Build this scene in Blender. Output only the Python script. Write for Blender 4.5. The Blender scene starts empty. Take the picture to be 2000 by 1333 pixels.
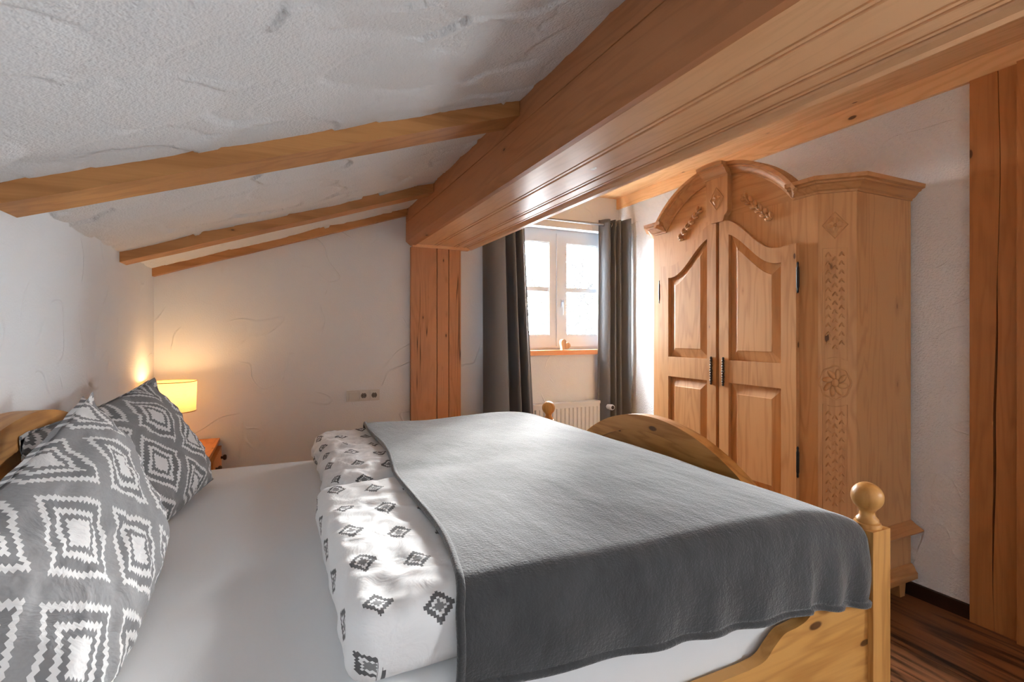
import bpy, bmesh, math, random
from mathutils import Vector, Matrix, noise
random.seed(7)
PI = math.pi
S = bpy.context.scene
COL = S.collection

# ------------------------------------------------------------------ camera, light, exposure
cam_d = bpy.data.cameras.new('camera'); cam = bpy.data.objects.new('camera', cam_d); COL.objects.link(cam)
cam.location = (0, 0, 1.27); cam.rotation_euler = (PI/2, 0, math.radians(-25))
cam_d.sensor_width = 36; cam_d.lens = 980/2000*36; cam_d.shift_y = -16.5/2000
cam_d.clip_start = 0.02; cam_d.clip_end = 300
S.camera = cam
W = bpy.data.worlds.new('overcast_sky'); S.world = W; W.use_nodes = True
bg = W.node_tree.nodes['Background']
bg.inputs[0].default_value = (0.94, 0.975, 1.0, 1); bg.inputs[1].default_value = 140.0
sun_d = bpy.data.lights.new('low_sun', 'SUN'); sun_d.energy = 15; sun_d.angle = math.radians(9); sun_d.color = (1.0, 0.98, 0.95)
sun = bpy.data.objects.new('low_sun', sun_d); COL.objects.link(sun); sun.location = (6, 8, 4)
sun.rotation_euler = Vector((-1.85, -2.35, -0.80)).to_track_quat('-Z', 'Y').to_euler()
S.view_settings.view_transform = 'Standard'; S.view_settings.look = 'None'
S.view_settings.gamma = 1; S.view_settings.use_curve_mapping = False
S.view_settings.exposure = 0.56
S.cycles.use_adaptive_sampling = True; S.cycles.adaptive_threshold = 0.02; S.cycles.use_denoising = True; S.cycles.denoising_prefilter = 'NONE'
S.cycles.max_bounces = 7; S.cycles.diffuse_bounces = 6; S.cycles.glossy_bounces = 3; S.cycles.sample_clamp_indirect = 8.0; S.cycles.caustics_reflective = False; S.cycles.caustics_refractive = False; S.cycles.transparent_max_bounces = 12

# main dimensions of the room (metres, camera stands at x=0, y=0)
XL, XR, YB, YF = -0.687, 2.785, 3.70, -1.25
CEIL0, SLOPE = 1.66, 0.3366            # height of the left wall, pitch of the sloped ceiling
def zceil(x): return CEIL0 + SLOPE*(x - XL)
BX0, BX1, BZ = 0.858, 1.335, 1.925     # the boxed beam
ZC2 = 2.47                             # flat ceiling on the right
WX0, WX1, WZ0, WZ1 = 1.66, 2.735, 1.10, 2.165   # opening of the far window
VY0, VY1, VZ0, VZ1 = -1.00, -0.43, 0.92, 1.50      # opening of the second window, unseen and added for daylight from the right

def portal(name, loc, rot, sx, sy):
    d = bpy.data.lights.new(name, 'AREA'); d.shape = 'RECTANGLE'; d.size = sx; d.size_y = sy
    d.cycles.is_portal = True
    o = bpy.data.objects.new(name, d); COL.objects.link(o); o.location = loc; o.rotation_euler = rot
portal('window_portal', ((WX0+WX1)/2, YB+0.27, (WZ0+WZ1)/2), (-PI/2, 0, 0), WX1-WX0, WZ1-WZ0)
portal('window_portal', (XR+0.27, (VY0+VY1)/2, (VZ0+VZ1)/2), (0, PI/2, 0), VZ1-VZ0, VY1-VY0)

# ------------------------------------------------------------------ helpers
WL = {}
def finish(me, smooth):
    if smooth:
        for p in me.polygons: p.use_smooth = True
def obj(name, bm, mat, parent=None, smooth=False, bevel=0.0, seg=2, origin=None):
    if bevel > 0:
        es = [e for e in bm.edges if len(e.link_faces) == 2 and e.calc_face_angle(0) > 0.6]
        bmesh.ops.bevel(bm, geom=es, offset=bevel, segments=seg, profile=0.7, affect='EDGES', clamp_overlap=True)
    bmesh.ops.recalc_face_normals(bm, faces=bm.faces)
    me = bpy.data.meshes.new(name); bm.to_mesh(me); bm.free()
    if smooth == 'auto':
        for p in me.polygons: p.use_smooth = True
        try: me.set_sharp_from_angle(angle=math.radians(38))
        except Exception: pass
    else: finish(me, smooth)
    o = bpy.data.objects.new(name, me); COL.objects.link(o)
    if mat: me.materials.append(mat)
    if parent is not None:
        base = WL[parent.name]; me.transform(Matrix.Translation(-base)); o.parent = parent; WL[o.name] = base
    else:
        vs = [v.co for v in me.vertices]
        if origin is None:
            origin = Vector(((min(v.x for v in vs)+max(v.x for v in vs))/2, (min(v.y for v in vs)+max(v.y for v in vs))/2, min(v.z for v in vs)))
        base = Vector(origin); me.transform(Matrix.Translation(-base)); o.location = base; WL[o.name] = base
    return o
def thing(name, label, cat, loc, group=None, kind=None):
    o = bpy.data.objects.new(name, None); COL.objects.link(o); o.location = loc; o.empty_display_size = 0.1
    WL[o.name] = Vector(loc)
    return tag(o, label, cat, group, kind)
def tag(o, label=None, cat=None, group=None, kind=None):
    if label: o['label'] = label
    if cat: o['category'] = cat
    if group: o['group'] = group
    if kind: o['kind'] = kind
    return o
def B(): return bmesh.new()
def box(bm, x0, x1, y0, y1, z0, z1):
    v = [bm.verts.new(p) for p in ((x0,y0,z0),(x1,y0,z0),(x1,y1,z0),(x0,y1,z0),(x0,y0,z1),(x1,y0,z1),(x1,y1,z1),(x0,y1,z1))]
    for f in ((0,3,2,1),(4,5,6,7),(0,1,5,4),(1,2,6,5),(2,3,7,6),(3,0,4,7)): bm.faces.new([v[i] for i in f])
    return bm
def bx(*a): return box(B(), *a)
def prism(bm, pts, fn, a0, a1):
    """pts: 2D outline; fn(p, q, a) -> 3D; extruded from a0 to a1"""
    A = [bm.verts.new(fn(p, q, a0)) for p, q in pts]; C = [bm.verts.new(fn(p, q, a1)) for p, q in pts]
    n = len(pts)
    bm.faces.new(A); bm.faces.new(C[::-1])
    for i in range(n): bm.faces.new((A[i], C[i], C[(i+1) % n], A[(i+1) % n]))
    return bm
def lathe(bm, prof, c, n=24, axis='Z'):
    rings = []
    for r, h in prof:
        ring = []
        for i in range(n):
            t = 2*PI*i/n; a, b = r*math.cos(t), r*math.sin(t)
            p = {'Z': (a, b, h), 'X': (h, a, b), 'Y': (a, h, b)}[axis]
            ring.append(bm.verts.new((c[0]+p[0], c[1]+p[1], c[2]+p[2])))
        rings.append(ring)
    for k in range(len(rings)-1):
        for i in range(n): bm.faces.new((rings[k][i], rings[k][(i+1)%n], rings[k+1][(i+1)%n], rings[k+1][i]))
    bm.faces.new(rings[0]); bm.faces.new(rings[-1])
    return bm
def tube(bm, pts, r, n=8, r1=None, closed=False):
    pts = [Vector(p) for p in pts]; rings = []; m = len(pts)
    up = None
    for i, p in enumerate(pts):
        if closed: t = pts[(i+1) % m]-pts[i-1]
        else: t = (pts[min(i+1, m-1)]-pts[max(i-1, 0)])
        t.normalize()
        if up is None: up = t.orthogonal().normalized()
        else: up = (up - t*up.dot(t)); up = up.normalized() if up.length > 1e-6 else t.orthogonal().normalized()
        s = t.cross(up); rr = r if r1 is None else r+(r1-r)*i/(m-1)
        rings.append([bm.verts.new(p+up*rr*math.cos(2*PI*k/n)+s*rr*math.sin(2*PI*k/n)) for k in range(n)])
    rng = range(m) if closed else range(m-1)
    for i in rng:
        a, b = rings[i], rings[(i+1) % m]
        for k in range(n): bm.faces.new((a[k], a[(k+1)%n], b[(k+1)%n], b[k]))
    if not closed: bm.faces.new(rings[0]); bm.faces.new(rings[-1])
    return bm
def ellipsoid(bm, c, ax, ay, az, n=8, m=5, half=False):
    """ax, ay, az: three Vectors (half axes)"""
    c = Vector(c); rows = []
    for j in range(m+1):
        ph = -PI/2+PI*j/m if not half else PI/2*j/m
        rows.append([bm.verts.new(c+ax*(math.cos(ph)*math.cos(2*PI*i/n))+ay*(math.cos(ph)*math.sin(2*PI*i/n))+az*math.sin(ph)) for i in range(n)])
    for j in range(m):
        for i in range(n):
            try: bm.faces.new((rows[j][i], rows[j][(i+1)%n], rows[j+1][(i+1)%n], rows[j+1][i]))
            except ValueError: pass
    bmesh.ops.remove_doubles(bm, verts=bm.verts, dist=1e-5)
    return bm
def grid(bm, nu, nv, fn, uv=None):
    V = [[bm.verts.new(fn(i/nu, j/nv)) for i in range(nu+1)] for j in range(nv+1)]
    lay = bm.loops.layers.uv.new('UVMap') if uv and not bm.loops.layers.uv else (bm.loops.layers.uv.active if uv else None)
    for j in range(nv):
        for i in range(nu):
            f = bm.faces.new((V[j][i], V[j][i+1], V[j+1][i+1], V[j+1][i]))
            if lay:
                for l, (a, b) in zip(f.loops, ((i,j),(i+1,j),(i+1,j+1),(i,j+1))): l[lay].uv = uv(a/nu, b/nv)
    return V
def fbm(p, o=3):
    s = 0; a = 1; f = 1
    for _ in range(o): s += a*noise.noise(Vector(p)*f); a *= 0.5; f *= 2.0
    return s
def rounded_box(x0, x1, y0, y1, z0, z1, r, nx, ny, nz, disp=None):
    bm = B(); c = Vector(((x0+x1)/2, (y0+y1)/2, (z0+z1)/2)); h = Vector(((x1-x0)/2, (y1-y0)/2, (z1-z0)/2))
    rr = [min(r, h[i]) for i in range(3)]; seen = {}
    def vert(i, j, k):
        key = (i, j, k)
        if key not in seen:
            def dist(t, n, hh, r_):      # pack more lines into the rounded rim
                u = -1+2*t/n
                return hh*u
            q = Vector((dist(i, nx, h.x, r), dist(j, ny, h.y, r), dist(k, nz, h.z, r)))
            inner = Vector([max(-(h[a]-rr[a]), min(h[a]-rr[a], q[a])) for a in range(3)])
            d = q-inner
            d = Vector([d[a]/rr[a] if rr[a] > 0 else 0 for a in range(3)])
            mx = max(abs(v) for v in d)
            nrm = d.normalized() if d.length > 1e-9 else Vector((0,0,1))
            p = inner + Vector([nrm[a]*rr[a]*mx for a in range(3)])
            p = p+c
            if disp: p = p+disp(p, nrm)
            seen[key] = bm.verts.new(p)
        return seen[key]
    for a, b, cc, n1, n2, n3 in ((0,1,2,nx,ny,nz),(1,2,0,ny,nz,nx),(0,2,1,nx,nz,ny)):
        for side in (0, n3):
            for i in range(n1):
                for j in range(n2):
                    q = []
                    for di, dj in ((0,0),(1,0),(1,1),(0,1)):
                        idx = [0,0,0]; idx[a] = i+di; idx[b] = j+dj; idx[cc] = side; q.append(vert(*idx))
                    try: bm.faces.new(q)
                    except ValueError: pass
    return bm

# ------------------------------------------------------------------ materials
def srgb(r, g, b):
    f = lambda c: (c/255/12.92) if c/255 <= 0.04045 else ((c/255+0.055)/1.055)**2.4
    return (f(r), f(g), f(b), 1)
class N:
    def __init__(s, name):
        s.m = bpy.data.materials.new(name); s.m.use_nodes = True; s.t = s.m.node_tree
        s.b = s.t.nodes['Principled BSDF']
    def n(s, typ, **kw):
        x = s.t.nodes.new(typ)
        for k, v in kw.items():
            if k.startswith('i_'): x.inputs[k[2:].replace('_', ' ')].default_value = v
            else: setattr(x, k, v)
        return x
    def l(s, a, b): s.t.links.new(a, b)
    def math(s, op, a, b=None, c=None, clamp=False):
        x = s.t.nodes.new('ShaderNodeMath'); x.operation = op; x.use_clamp = clamp
        for i, v in enumerate((a, b, c)):
            if v is None: continue
            if isinstance(v, (int, float)): x.inputs[i].default_value = v
            else: s.l(v, x.inputs[i])
        return x.outputs[0]
    def mix(s, fac, a, b, mode='MIX'):
        x = s.t.nodes.new('ShaderNodeMix'); x.data_type = 'RGBA'; x.blend_type = mode
        for i, v in ((0, fac), (6, a), (7, b)):
            if isinstance(v, (int, float, tuple)): x.inputs[i].default_value = v
            else: s.l(v, x.inputs[i])
        return x.outputs[2]
    def ramp(s, fac, lo, hi):
        x = s.t.nodes.new('ShaderNodeMapRange'); x.interpolation_type = 'SMOOTHSTEP'
        x.inputs[1].default_value = lo; x.inputs[2].default_value = hi; s.l(fac, x.inputs[0]); return x.outputs[0]
    def coords(s, scale=(1,1,1), rand=0.0, out='Object'):
        tc = s.n('ShaderNodeTexCoord').outputs[out]
        if rand:
            oi = s.n('ShaderNodeObjectInfo').outputs['Random']
            add = s.n('ShaderNodeVectorMath', operation='ADD'); cmb = s.n('ShaderNodeCombineXYZ')
            for i, k in enumerate((31.7, 57.3, 83.1)): s.l(s.math('MULTIPLY', oi, k*rand), cmb.inputs[i])
            s.l(tc, add.inputs[0]); s.l(cmb.outputs[0], add.inputs[1]); tc = add.outputs[0]
        return s.scaled(tc, scale)
    def scaled(s, v, scale):
        m = s.n('ShaderNodeVectorMath', operation='MULTIPLY'); s.l(v, m.inputs[0]); m.inputs[1].default_value = scale
        return m.outputs[0]
    def noise(s, v, scale=1, detail=3, rough=0.5, dist=0.0):
        x = s.n('ShaderNodeTexNoise'); s.l(v, x.inputs['Vector']); x.inputs['Scale'].default_value = scale
        x.inputs['Detail'].default_value = detail; x.inputs['Roughness'].default_value = rough; x.inputs['Distortion'].default_value = dist
        return x.outputs[0]
    def bump(s, h, strength=0.3, dist=0.01, prev=None):
        x = s.n('ShaderNodeBump'); x.inputs['Strength'].default_value = strength; x.inputs['Distance'].default_value = dist
        s.l(h, x.inputs['Height'])
        if prev: s.l(prev, x.inputs['Normal'])
        return x.outputs[0]

def axisvec(axis, al, ac): return tuple(al if a == axis else ac for a in 'XYZ')
def wood(name, light, dark, axis, knots=1.0, contrast=0.55, rough=0.5, fine=0.5, knotcol=(62,30,12), spec=0.3, ring=34, cracks=0.0):
    s = N(name)
    base = s.coords(rand=1.0)
    low = s.noise(s.scaled(base, axisvec(axis, 0.75, 6.5)), 1, 3, 0.5, 0.25)
    rings = s.math('MULTIPLY_ADD', s.math('SINE', s.math('MULTIPLY', low, ring*2.0)), 0.5, 0.5)
    fin = s.noise(s.scaled(base, axisvec(axis, 5, 170)), 1, 3, 0.6)
    tone = s.noise(s.scaled(base, axisvec(axis, 0.5, 3.2)), 1, 1, 0.5)
    oi = s.n('ShaderNodeObjectInfo').outputs['Random']
    f = s.math('MULTIPLY', s.math('POWER', rings, 2.2), contrast)
    f = s.math('ADD', f, s.math('MULTIPLY', s.math('SUBTRACT', fin, 0.5), fine))
    f = s.math('ADD', f, s.math('MULTIPLY', s.math('SUBTRACT', tone, 0.5), 0.9))
    f = s.math('ADD', f, s.math('MULTIPLY', s.math('SUBTRACT', oi, 0.5), 0.18), clamp=True)
    col = s.mix(f, light, dark)
    bumpv = None
    if knots > 0:
        v = s.n('ShaderNodeTexVoronoi'); s.l(s.scaled(base, axisvec(axis, 4.4, 10.5)), v.inputs['Vector']); v.inputs['Scale'].default_value = 1.0
        sep = s.n('ShaderNodeSeparateColor'); s.l(v.outputs['Color'], sep.inputs[0])
        rad = s.math('MULTIPLY_ADD', s.math('POWER', sep.outputs[0], 2.5), 0.085, 0.045)
        keep = s.math('GREATER_THAN', sep.outputs[1], max(0.05, 1.0-0.72*knots))
        d = s.math('DIVIDE', v.outputs['Distance'], rad)
        k = s.math('MULTIPLY', s.math('SUBTRACT', 1.0, s.ramp(d, 0.75, 1.25)), keep)
        halo = s.math('MULTIPLY', s.math('SUBTRACT', 1.0, s.ramp(d, 0.9, 3.0)), keep)
        col = s.mix(s.math('MULTIPLY', halo, 0.35), col, dark)
        col = s.mix(s.math('MULTIPLY', k, 0.85), col, srgb(*knotcol))
    if cracks > 0:
        cn = s.noise(s.scaled(base, axisvec(axis, 0.22, 11)), 1, 2, 0.5)
        c = s.math('SUBTRACT', 1.0, s.ramp(s.math('ABSOLUTE', s.math('SUBTRACT', cn, 0.47)), 0.0, 0.006))
        gate = s.ramp(s.noise(s.scaled(base, (1.7, 1.7, 1.7)), 1, 1), 0.48, 0.58)
        col = s.mix(s.math('MULTIPLY', s.math('MULTIPLY', c, gate), cracks), col, srgb(40, 20, 8))
    s.l(col, s.b.inputs['Base Color'])
    s.b.inputs['Roughness'].default_value = rough
    s.b.inputs['Specular IOR Level'].default_value = spec
    s.l(s.bump(fin, 0.14, 0.002), s.b.inputs['Normal'])
    return s.m
def simple(name, col, rough=0.5, spec=0.4, metal=0.0, nscale=0, namp=0.0, bstr=0.0, bdist=0.002, bscale=None):
    s = N(name); s.b.inputs['Roughness'].default_value = rough; s.b.inputs['Specular IOR Level'].default_value = spec; s.b.inputs['Metallic'].default_value = metal
    c = s.coords()
    nz = s.noise(c, nscale or 20, 3)
    d = tuple(x*(1-namp) for x in col[:3])+(1,)
    s.l(s.mix(nz, col, d), s.b.inputs['Base Color'])
    if bstr: s.l(s.bump(s.noise(c, bscale or 200, 3), bstr, bdist), s.b.inputs['Normal'])
    return s.m
def plaster(name, col, relief=0.004, grit=0.001, gritscale=150, ridges=0.0024):
    """white lime plaster; the three heights are in metres"""
    s = N(name); s.b.inputs['Roughness'].default_value = 0.92; s.b.inputs['Specular IOR Level'].default_value = 0.15
    c = s.coords()
    soft = s.noise(c, 5.0, 2, 0.55)
    rn = s.noise(c, 2.3, 1, 0.5, 0.8); rl = s.math('SUBTRACT', 1.0, s.ramp(s.math('ABSOLUTE', s.math('SUBTRACT', rn, 0.5)), 0.0, 0.012))
    rl = s.math('MULTIPLY', rl, s.ramp(soft, 0.45, 0.58))
    g = s.noise(c, gritscale, 1, 0.6)
    h = s.math('ADD', s.math('ADD', s.math('MULTIPLY', soft, relief), s.math('MULTIPLY', rl, ridges)), s.math('MULTIPLY', g, grit))
    s.l(s.bump(h, 1.0, 1.0), s.b.inputs['Normal'])
    s.l(s.mix(s.math('MULTIPLY', soft, 0.08), col, (0.5,0.5,0.5,1)), s.b.inputs['Base Color'])
    return s.m

M = {}
M['wall'] = plaster('white_plaster', (0.745,0.78,0.812,1), 0.004, 0.0010, 120, 0.0030)
M['ceil'] = plaster('trowelled_plaster', (0.77,0.788,0.803,1), 0.003, 0.0030, 120, 0.0)
M['wallr'] = plaster('gritty_plaster', (0.745,0.78,0.812,1), 0.006, 0.0058, 105, 0.0034)
M['beamlitY'] = wood('pine_beam_lit', srgb(222,176,132), srgb(180,127,84), 'Y', knots=0.8, contrast=0.2, fine=0.35, rough=0.34, spec=0.5)  # beam pine lightened, paints the brighter light on the soffit
M['beamshadeY'] = wood('pine_beam_shaded', srgb(178,122,82), srgb(130,80,48), 'Y', knots=0.9, contrast=0.22, fine=0.35)  # same beam pine darkened, paints the shade on the side face
M['paleY'] = wood('pale_spruce', srgb(224,182,134), srgb(190,140,90), 'Y', knots=1.3, contrast=0.35)
M['rafter'] = wood('rafter_pine', srgb(188,134,82), srgb(136,86,44), 'X', knots=0.7, contrast=0.35, ring=18)
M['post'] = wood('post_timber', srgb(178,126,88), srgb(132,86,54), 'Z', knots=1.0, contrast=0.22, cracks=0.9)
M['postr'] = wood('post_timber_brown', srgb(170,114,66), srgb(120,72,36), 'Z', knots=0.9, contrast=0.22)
M['bedX'] = wood('bed_pine', srgb(202,150,84), srgb(154,100,44), 'X', knots=0.9, contrast=0.5, rough=0.42)
M['bedY'] = wood('bed_pine_cross', srgb(198,144,80), srgb(150,96,42), 'Y', knots=0.8, contrast=0.5, rough=0.42)
M['bedZ'] = wood('bed_pine_upright', srgb(202,150,86), srgb(154,102,48), 'Z', knots=0.9, contrast=0.5, rough=0.42)
M['wardZ'] = wood('wardrobe_pine', srgb(196,149,101), srgb(152,101,57), 'Z', knots=0.35, contrast=0.35, rough=0.45)
M['wardY'] = wood('wardrobe_pine_cross', srgb(196,149,101), srgb(152,101,57), 'Y', knots=0.6, contrast=0.35, rough=0.45)
M['wardX'] = wood('wardrobe_pine_shaded', srgb(184,135,87), srgb(144,94,50), 'X', knots=0.5, contrast=0.35, rough=0.45)  # darker copy of the wardrobe pine, shade put into its tone
M['night'] = wood('nightstand_pine', srgb(206,128,58), srgb(160,88,32), 'Y', knots=0.7, contrast=0.4, rough=0.4)
M['sill'] = wood('sill_wood', srgb(200,138,92), srgb(160,100,60), 'X', knots=0.7, contrast=0.4)
M['heart'] = wood('heart_birch', srgb(208,168,128), srgb(150,104,68), 'Z', knots=1.6, contrast=0.6)
M['floor'] = wood('dark_floorboard', srgb(126,84,55), srgb(30,16,10), 'Y', knots=0.5, contrast=0.9, rough=0.42, fine=1.1, spec=0.35, ring=20)
M['skirt'] = wood('dark_skirting', srgb(52,30,20), srgb(28,14,9), 'Y', knots=0, contrast=0.5, rough=0.5)
M['dark'] = simple('near_black_brown', (0.02,0.012,0.008,1), 0.9, 0.1)  # near-black brown for subfloor, socket contacts and thermostat dial
M['iron'] = simple('dark_iron', (0.02,0.018,0.018,1), 0.45, 0.5, 0.6, 60, 0.4)
M['pewter'] = simple('aged_pewter', (0.10,0.085,0.075,1), 0.38, 0.5, 0.85, 90, 0.6)
M['frame'] = simple('white_window_frame', (0.70,0.75,0.80,1), 0.35, 0.5)
M['rad'] = simple('white_radiator_enamel', (0.66,0.70,0.74,1), 0.4, 0.45)
M['socket'] = simple('grey_plastic', (0.62,0.61,0.58,1), 0.4, 0.4)
M['sockdark'] = simple('socket_well', (0.14,0.13,0.12,1), 0.5, 0.3)
M['knob'] = simple('dark_knob', (0.06,0.025,0.015,1), 0.4, 0.4)
M['rod'] = simple('steel_rod', (0.25,0.25,0.26,1), 0.3, 0.5, 0.9)
M['chrome'] = simple('bright_steel', (0.7,0.7,0.7,1), 0.2, 0.5, 1.0)
M['seam'] = simple('grey_core', (0.25,0.25,0.25,1), 0.9, 0.1)
M['snow'] = simple('snow', (0.86,0.87,0.89,1), 0.9, 0.1, 0, 1.5, 0.1)
M['bark'] = simple('bark', (0.006,0.006,0.006,1), 0.9, 0.1, 0, 5, 0.4)

def glass_mat():
    s = N('window_glass'); t = s.t
    out = [n for n in t.nodes if n.type == 'OUTPUT_MATERIAL'][0]
    tr = s.n('ShaderNodeBsdfTransparent'); tr.inputs[0].default_value = (0.985,0.99,0.99,1)
    gl = s.n('ShaderNodeBsdfGlossy'); gl.inputs['Roughness'].default_value = 0.02
    mx = s.n('ShaderNodeMixShader'); mx.inputs[0].default_value = 0.06
    s.l(tr.outputs[0], mx.inputs[1]); s.l(gl.outputs[0], mx.inputs[2]); s.l(mx.outputs[0], out.inputs['Surface'])
    return s.m
M['glass'] = glass_mat()
def curtain_mat():
    s = N('grey_curtain_cloth'); c = s.coords()
    wv = s.noise(s.scaled(c, (900, 900, 260)), 1, 2)
    s.l(s.mix(wv, (0.110,0.117,0.128,1), (0.080,0.085,0.094,1)), s.b.inputs['Base Color'])
    s.b.inputs['Roughness'].default_value = 0.7; s.b.inputs['Specular IOR Level'].default_value = 0.25
    s.b.inputs['Sheen Weight'].default_value = 0.25; s.b.inputs['Sheen Roughness'].default_value = 0.4
    return s.m
M['curtain'] = curtain_mat()
def blanket_mat():
    s = N('grey_fleece'); c = s.coords()
    n1 = s.noise(c, 190, 3, 0.6); n2 = s.noise(s.scaled(c, (14, 5, 9)), 1, 3, 0.6)
    f = s.math('MULTIPLY_ADD', s.math('SUBTRACT', n2, 0.5), 1.6, 0.5, clamp=True)
    s.l(s.mix(f, (0.044,0.045,0.047,1), (0.074,0.076,0.079,1)), s.b.inputs['Base Color'])
    s.b.inputs['Roughness'].default_value = 0.95; s.b.inputs['Specular IOR Level'].default_value = 0.05
    s.b.inputs['Sheen Weight'].default_value = 0.6; s.b.inputs['Sheen Roughness'].default_value = 0.42
    s.b.inputs['Sheen Tint'].default_value = (1,1,1,1)
    nb = s.bump(n2, 0.5, 0.012)
    s.l(s.bump(n1, 0.55, 0.004, nb), s.b.inputs['Normal'])
    return s.m
M['fleece'] = blanket_mat()
def cotton(name, col, bumpstr=0.15, pattern=None, tone=1.0):
    s = N(name); c = s.coords()
    s.b.inputs['Roughness'].default_value = 0.85; s.b.inputs['Specular IOR Level'].default_value = 0.15
    s.b.inputs['Sheen Weight'].default_value = 0.1
    colr = col
    if pattern == 'duvet':
        sx = s.n('ShaderNodeSeparateXYZ'); tc = s.n('ShaderNodeTexCoord'); s.l(tc.outputs['UV'], sx.inputs[0])
        u, v = sx.outputs[0], sx.outputs[1]
        q = 0.0052
        uq = s.math('SNAP', u, q); vq = s.math('SNAP', v, q)
        cu = s.math('DIVIDE', uq, 0.104); iu = s.math('FLOOR', cu)
        lu = s.math('MULTIPLY', s.math('SUBTRACT', s.math('FRACT', cu), 0.5), 0.104)
        cv = s.math('DIVIDE', s.math('ADD', vq, s.math('MULTIPLY', iu, 0.046)), 0.172)
        lv = s.math('MULTIPLY', s.math('SUBTRACT', s.math('FRACT', cv), 0.5), 0.172)
        d = s.math('ADD', s.math('DIVIDE', s.math('ABSOLUTE', lu), 0.031), s.math('DIVIDE', s.math('ABSOLUTE', lv), 0.039))
        ring = s.math('MULTIPLY', s.math('LESS_THAN', d, 1.0), s.math('GREATER_THAN', d, 0.60))
        cen = s.math('LESS_THAN', d, 0.40)
        m = s.math('MAXIMUM', ring, s.math('MULTIPLY', cen, 0.85))
        colr = s.mix(m, col, srgb(96,96,98))
    elif pattern == 'pillow':
        sx = s.n('ShaderNodeSeparateXYZ'); tc = s.n('ShaderNodeTexCoord'); s.l(tc.outputs['UV'], sx.inputs[0])
        u, v = sx.outputs[0], sx.outputs[1]
        q = 0.0080
        uq = s.math('SNAP', u, q); vq = s.math('SNAP', v, q)
        P = 0.272
        p = s.math('DIVIDE', s.math('ADD', uq, vq), P); r = s.math('DIVIDE', s.math('SUBTRACT', uq, vq), P)
        lp = s.math('ABSOLUTE', s.math('SUBTRACT', s.math('FRACT', p), 0.5)); lr = s.math('ABSOLUTE', s.math('SUBTRACT', s.math('FRACT', r), 0.5))
        m = s.math('MULTIPLY', s.math('MAXIMUM', lp, lr), 2.0)
        def band(a, b): return s.math('MULTIPLY', s.math('GREATER_THAN', m, a), s.math('LESS_THAN', m, b))
        wmask = s.math('MAXIMUM', s.math('LESS_THAN', m, 0.25), s.math('MAXIMUM', band(0.38, 0.52), band(0.66, 0.82)))
        dk = s.math('MAXIMUM', band(0.25, 0.38), band(0.52, 0.66))
        weave = s.noise(s.scaled(tc.outputs['UV'], (160, 160, 1)), 1, 2)
        g1 = s.mix(weave, srgb(156*tone,156*tone,157*tone), srgb(140*tone,140*tone,142*tone))
        colr = s.mix(dk, g1, srgb(130*tone,130*tone,132*tone))
        colr = s.mix(wmask, colr, srgb(226*(0.4+0.6*tone),226*(0.4+0.6*tone),226*(0.4+0.6*tone)))
    if isinstance(colr, tuple): s.b.inputs['Base Color'].default_value = colr
    else: s.l(colr, s.b.inputs['Base Color'])
    cr = s.noise(s.scaled(c, (9, 9, 9)), 1, 4, 0.6, 1.2); ridge = s.math('ABSOLUTE', s.math('SUBTRACT', cr, 0.5))
    nb = s.bump(ridge, bumpstr, 0.02)
    s.l(s.bump(s.noise(c, 420, 2), 0.08, 0.001, nb), s.b.inputs['Normal'])
    return s.m
M['sheet'] = cotton('white_fitted_sheet', (0.72,0.735,0.75,1), 0.05)
M['duvet'] = cotton('white_printed_cotton', (0.78,0.79,0.80,1), 0.28, 'duvet')
M['pillow'] = cotton('grey_zigzag_cotton', None, 0.4, 'pillow')
M['pillow_shaded'] = cotton('shaded_grey_zigzag_cotton', None, 0.4, 'pillow', 0.78)  # same cloth with lowered tone, paints the shade on the far pillow
def shade_mat():
    s = N('cream_lampshade'); t = s.t
    out = [n for n in t.nodes if n.type == 'OUTPUT_MATERIAL'][0]
    c = s.coords(); wv = s.noise(s.scaled(c, (60, 60, 420)), 1, 2)
    col = s.mix(wv, srgb(248,218,166), srgb(232,196,142))
    tl = s.n('ShaderNodeBsdfTranslucent'); df = s.n('ShaderNodeBsdfDiffuse'); s.l(col, tl.inputs[0]); s.l(col, df.inputs[0])
    mx = s.n('ShaderNodeMixShader'); mx.inputs[0].default_value = 0.45
    s.l(tl.outputs[0], mx.inputs[1]); s.l(df.outputs[0], mx.inputs[2]); s.l(mx.outputs[0], out.inputs['Surface'])
    return s.m
M['shade'] = shade_mat()
def bulb_mat():
    s = N('glowing_bulb'); s.b.inputs['Emission Color'].default_value = (1,0.72,0.38,1); s.b.inputs['Emission Strength'].default_value = 8
    return s.m
M['bulb'] = bulb_mat()

# ------------------------------------------------------------------ room shell
def struct(o, label=None, cat=None): return tag(o, label, cat, kind='structure')
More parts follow.
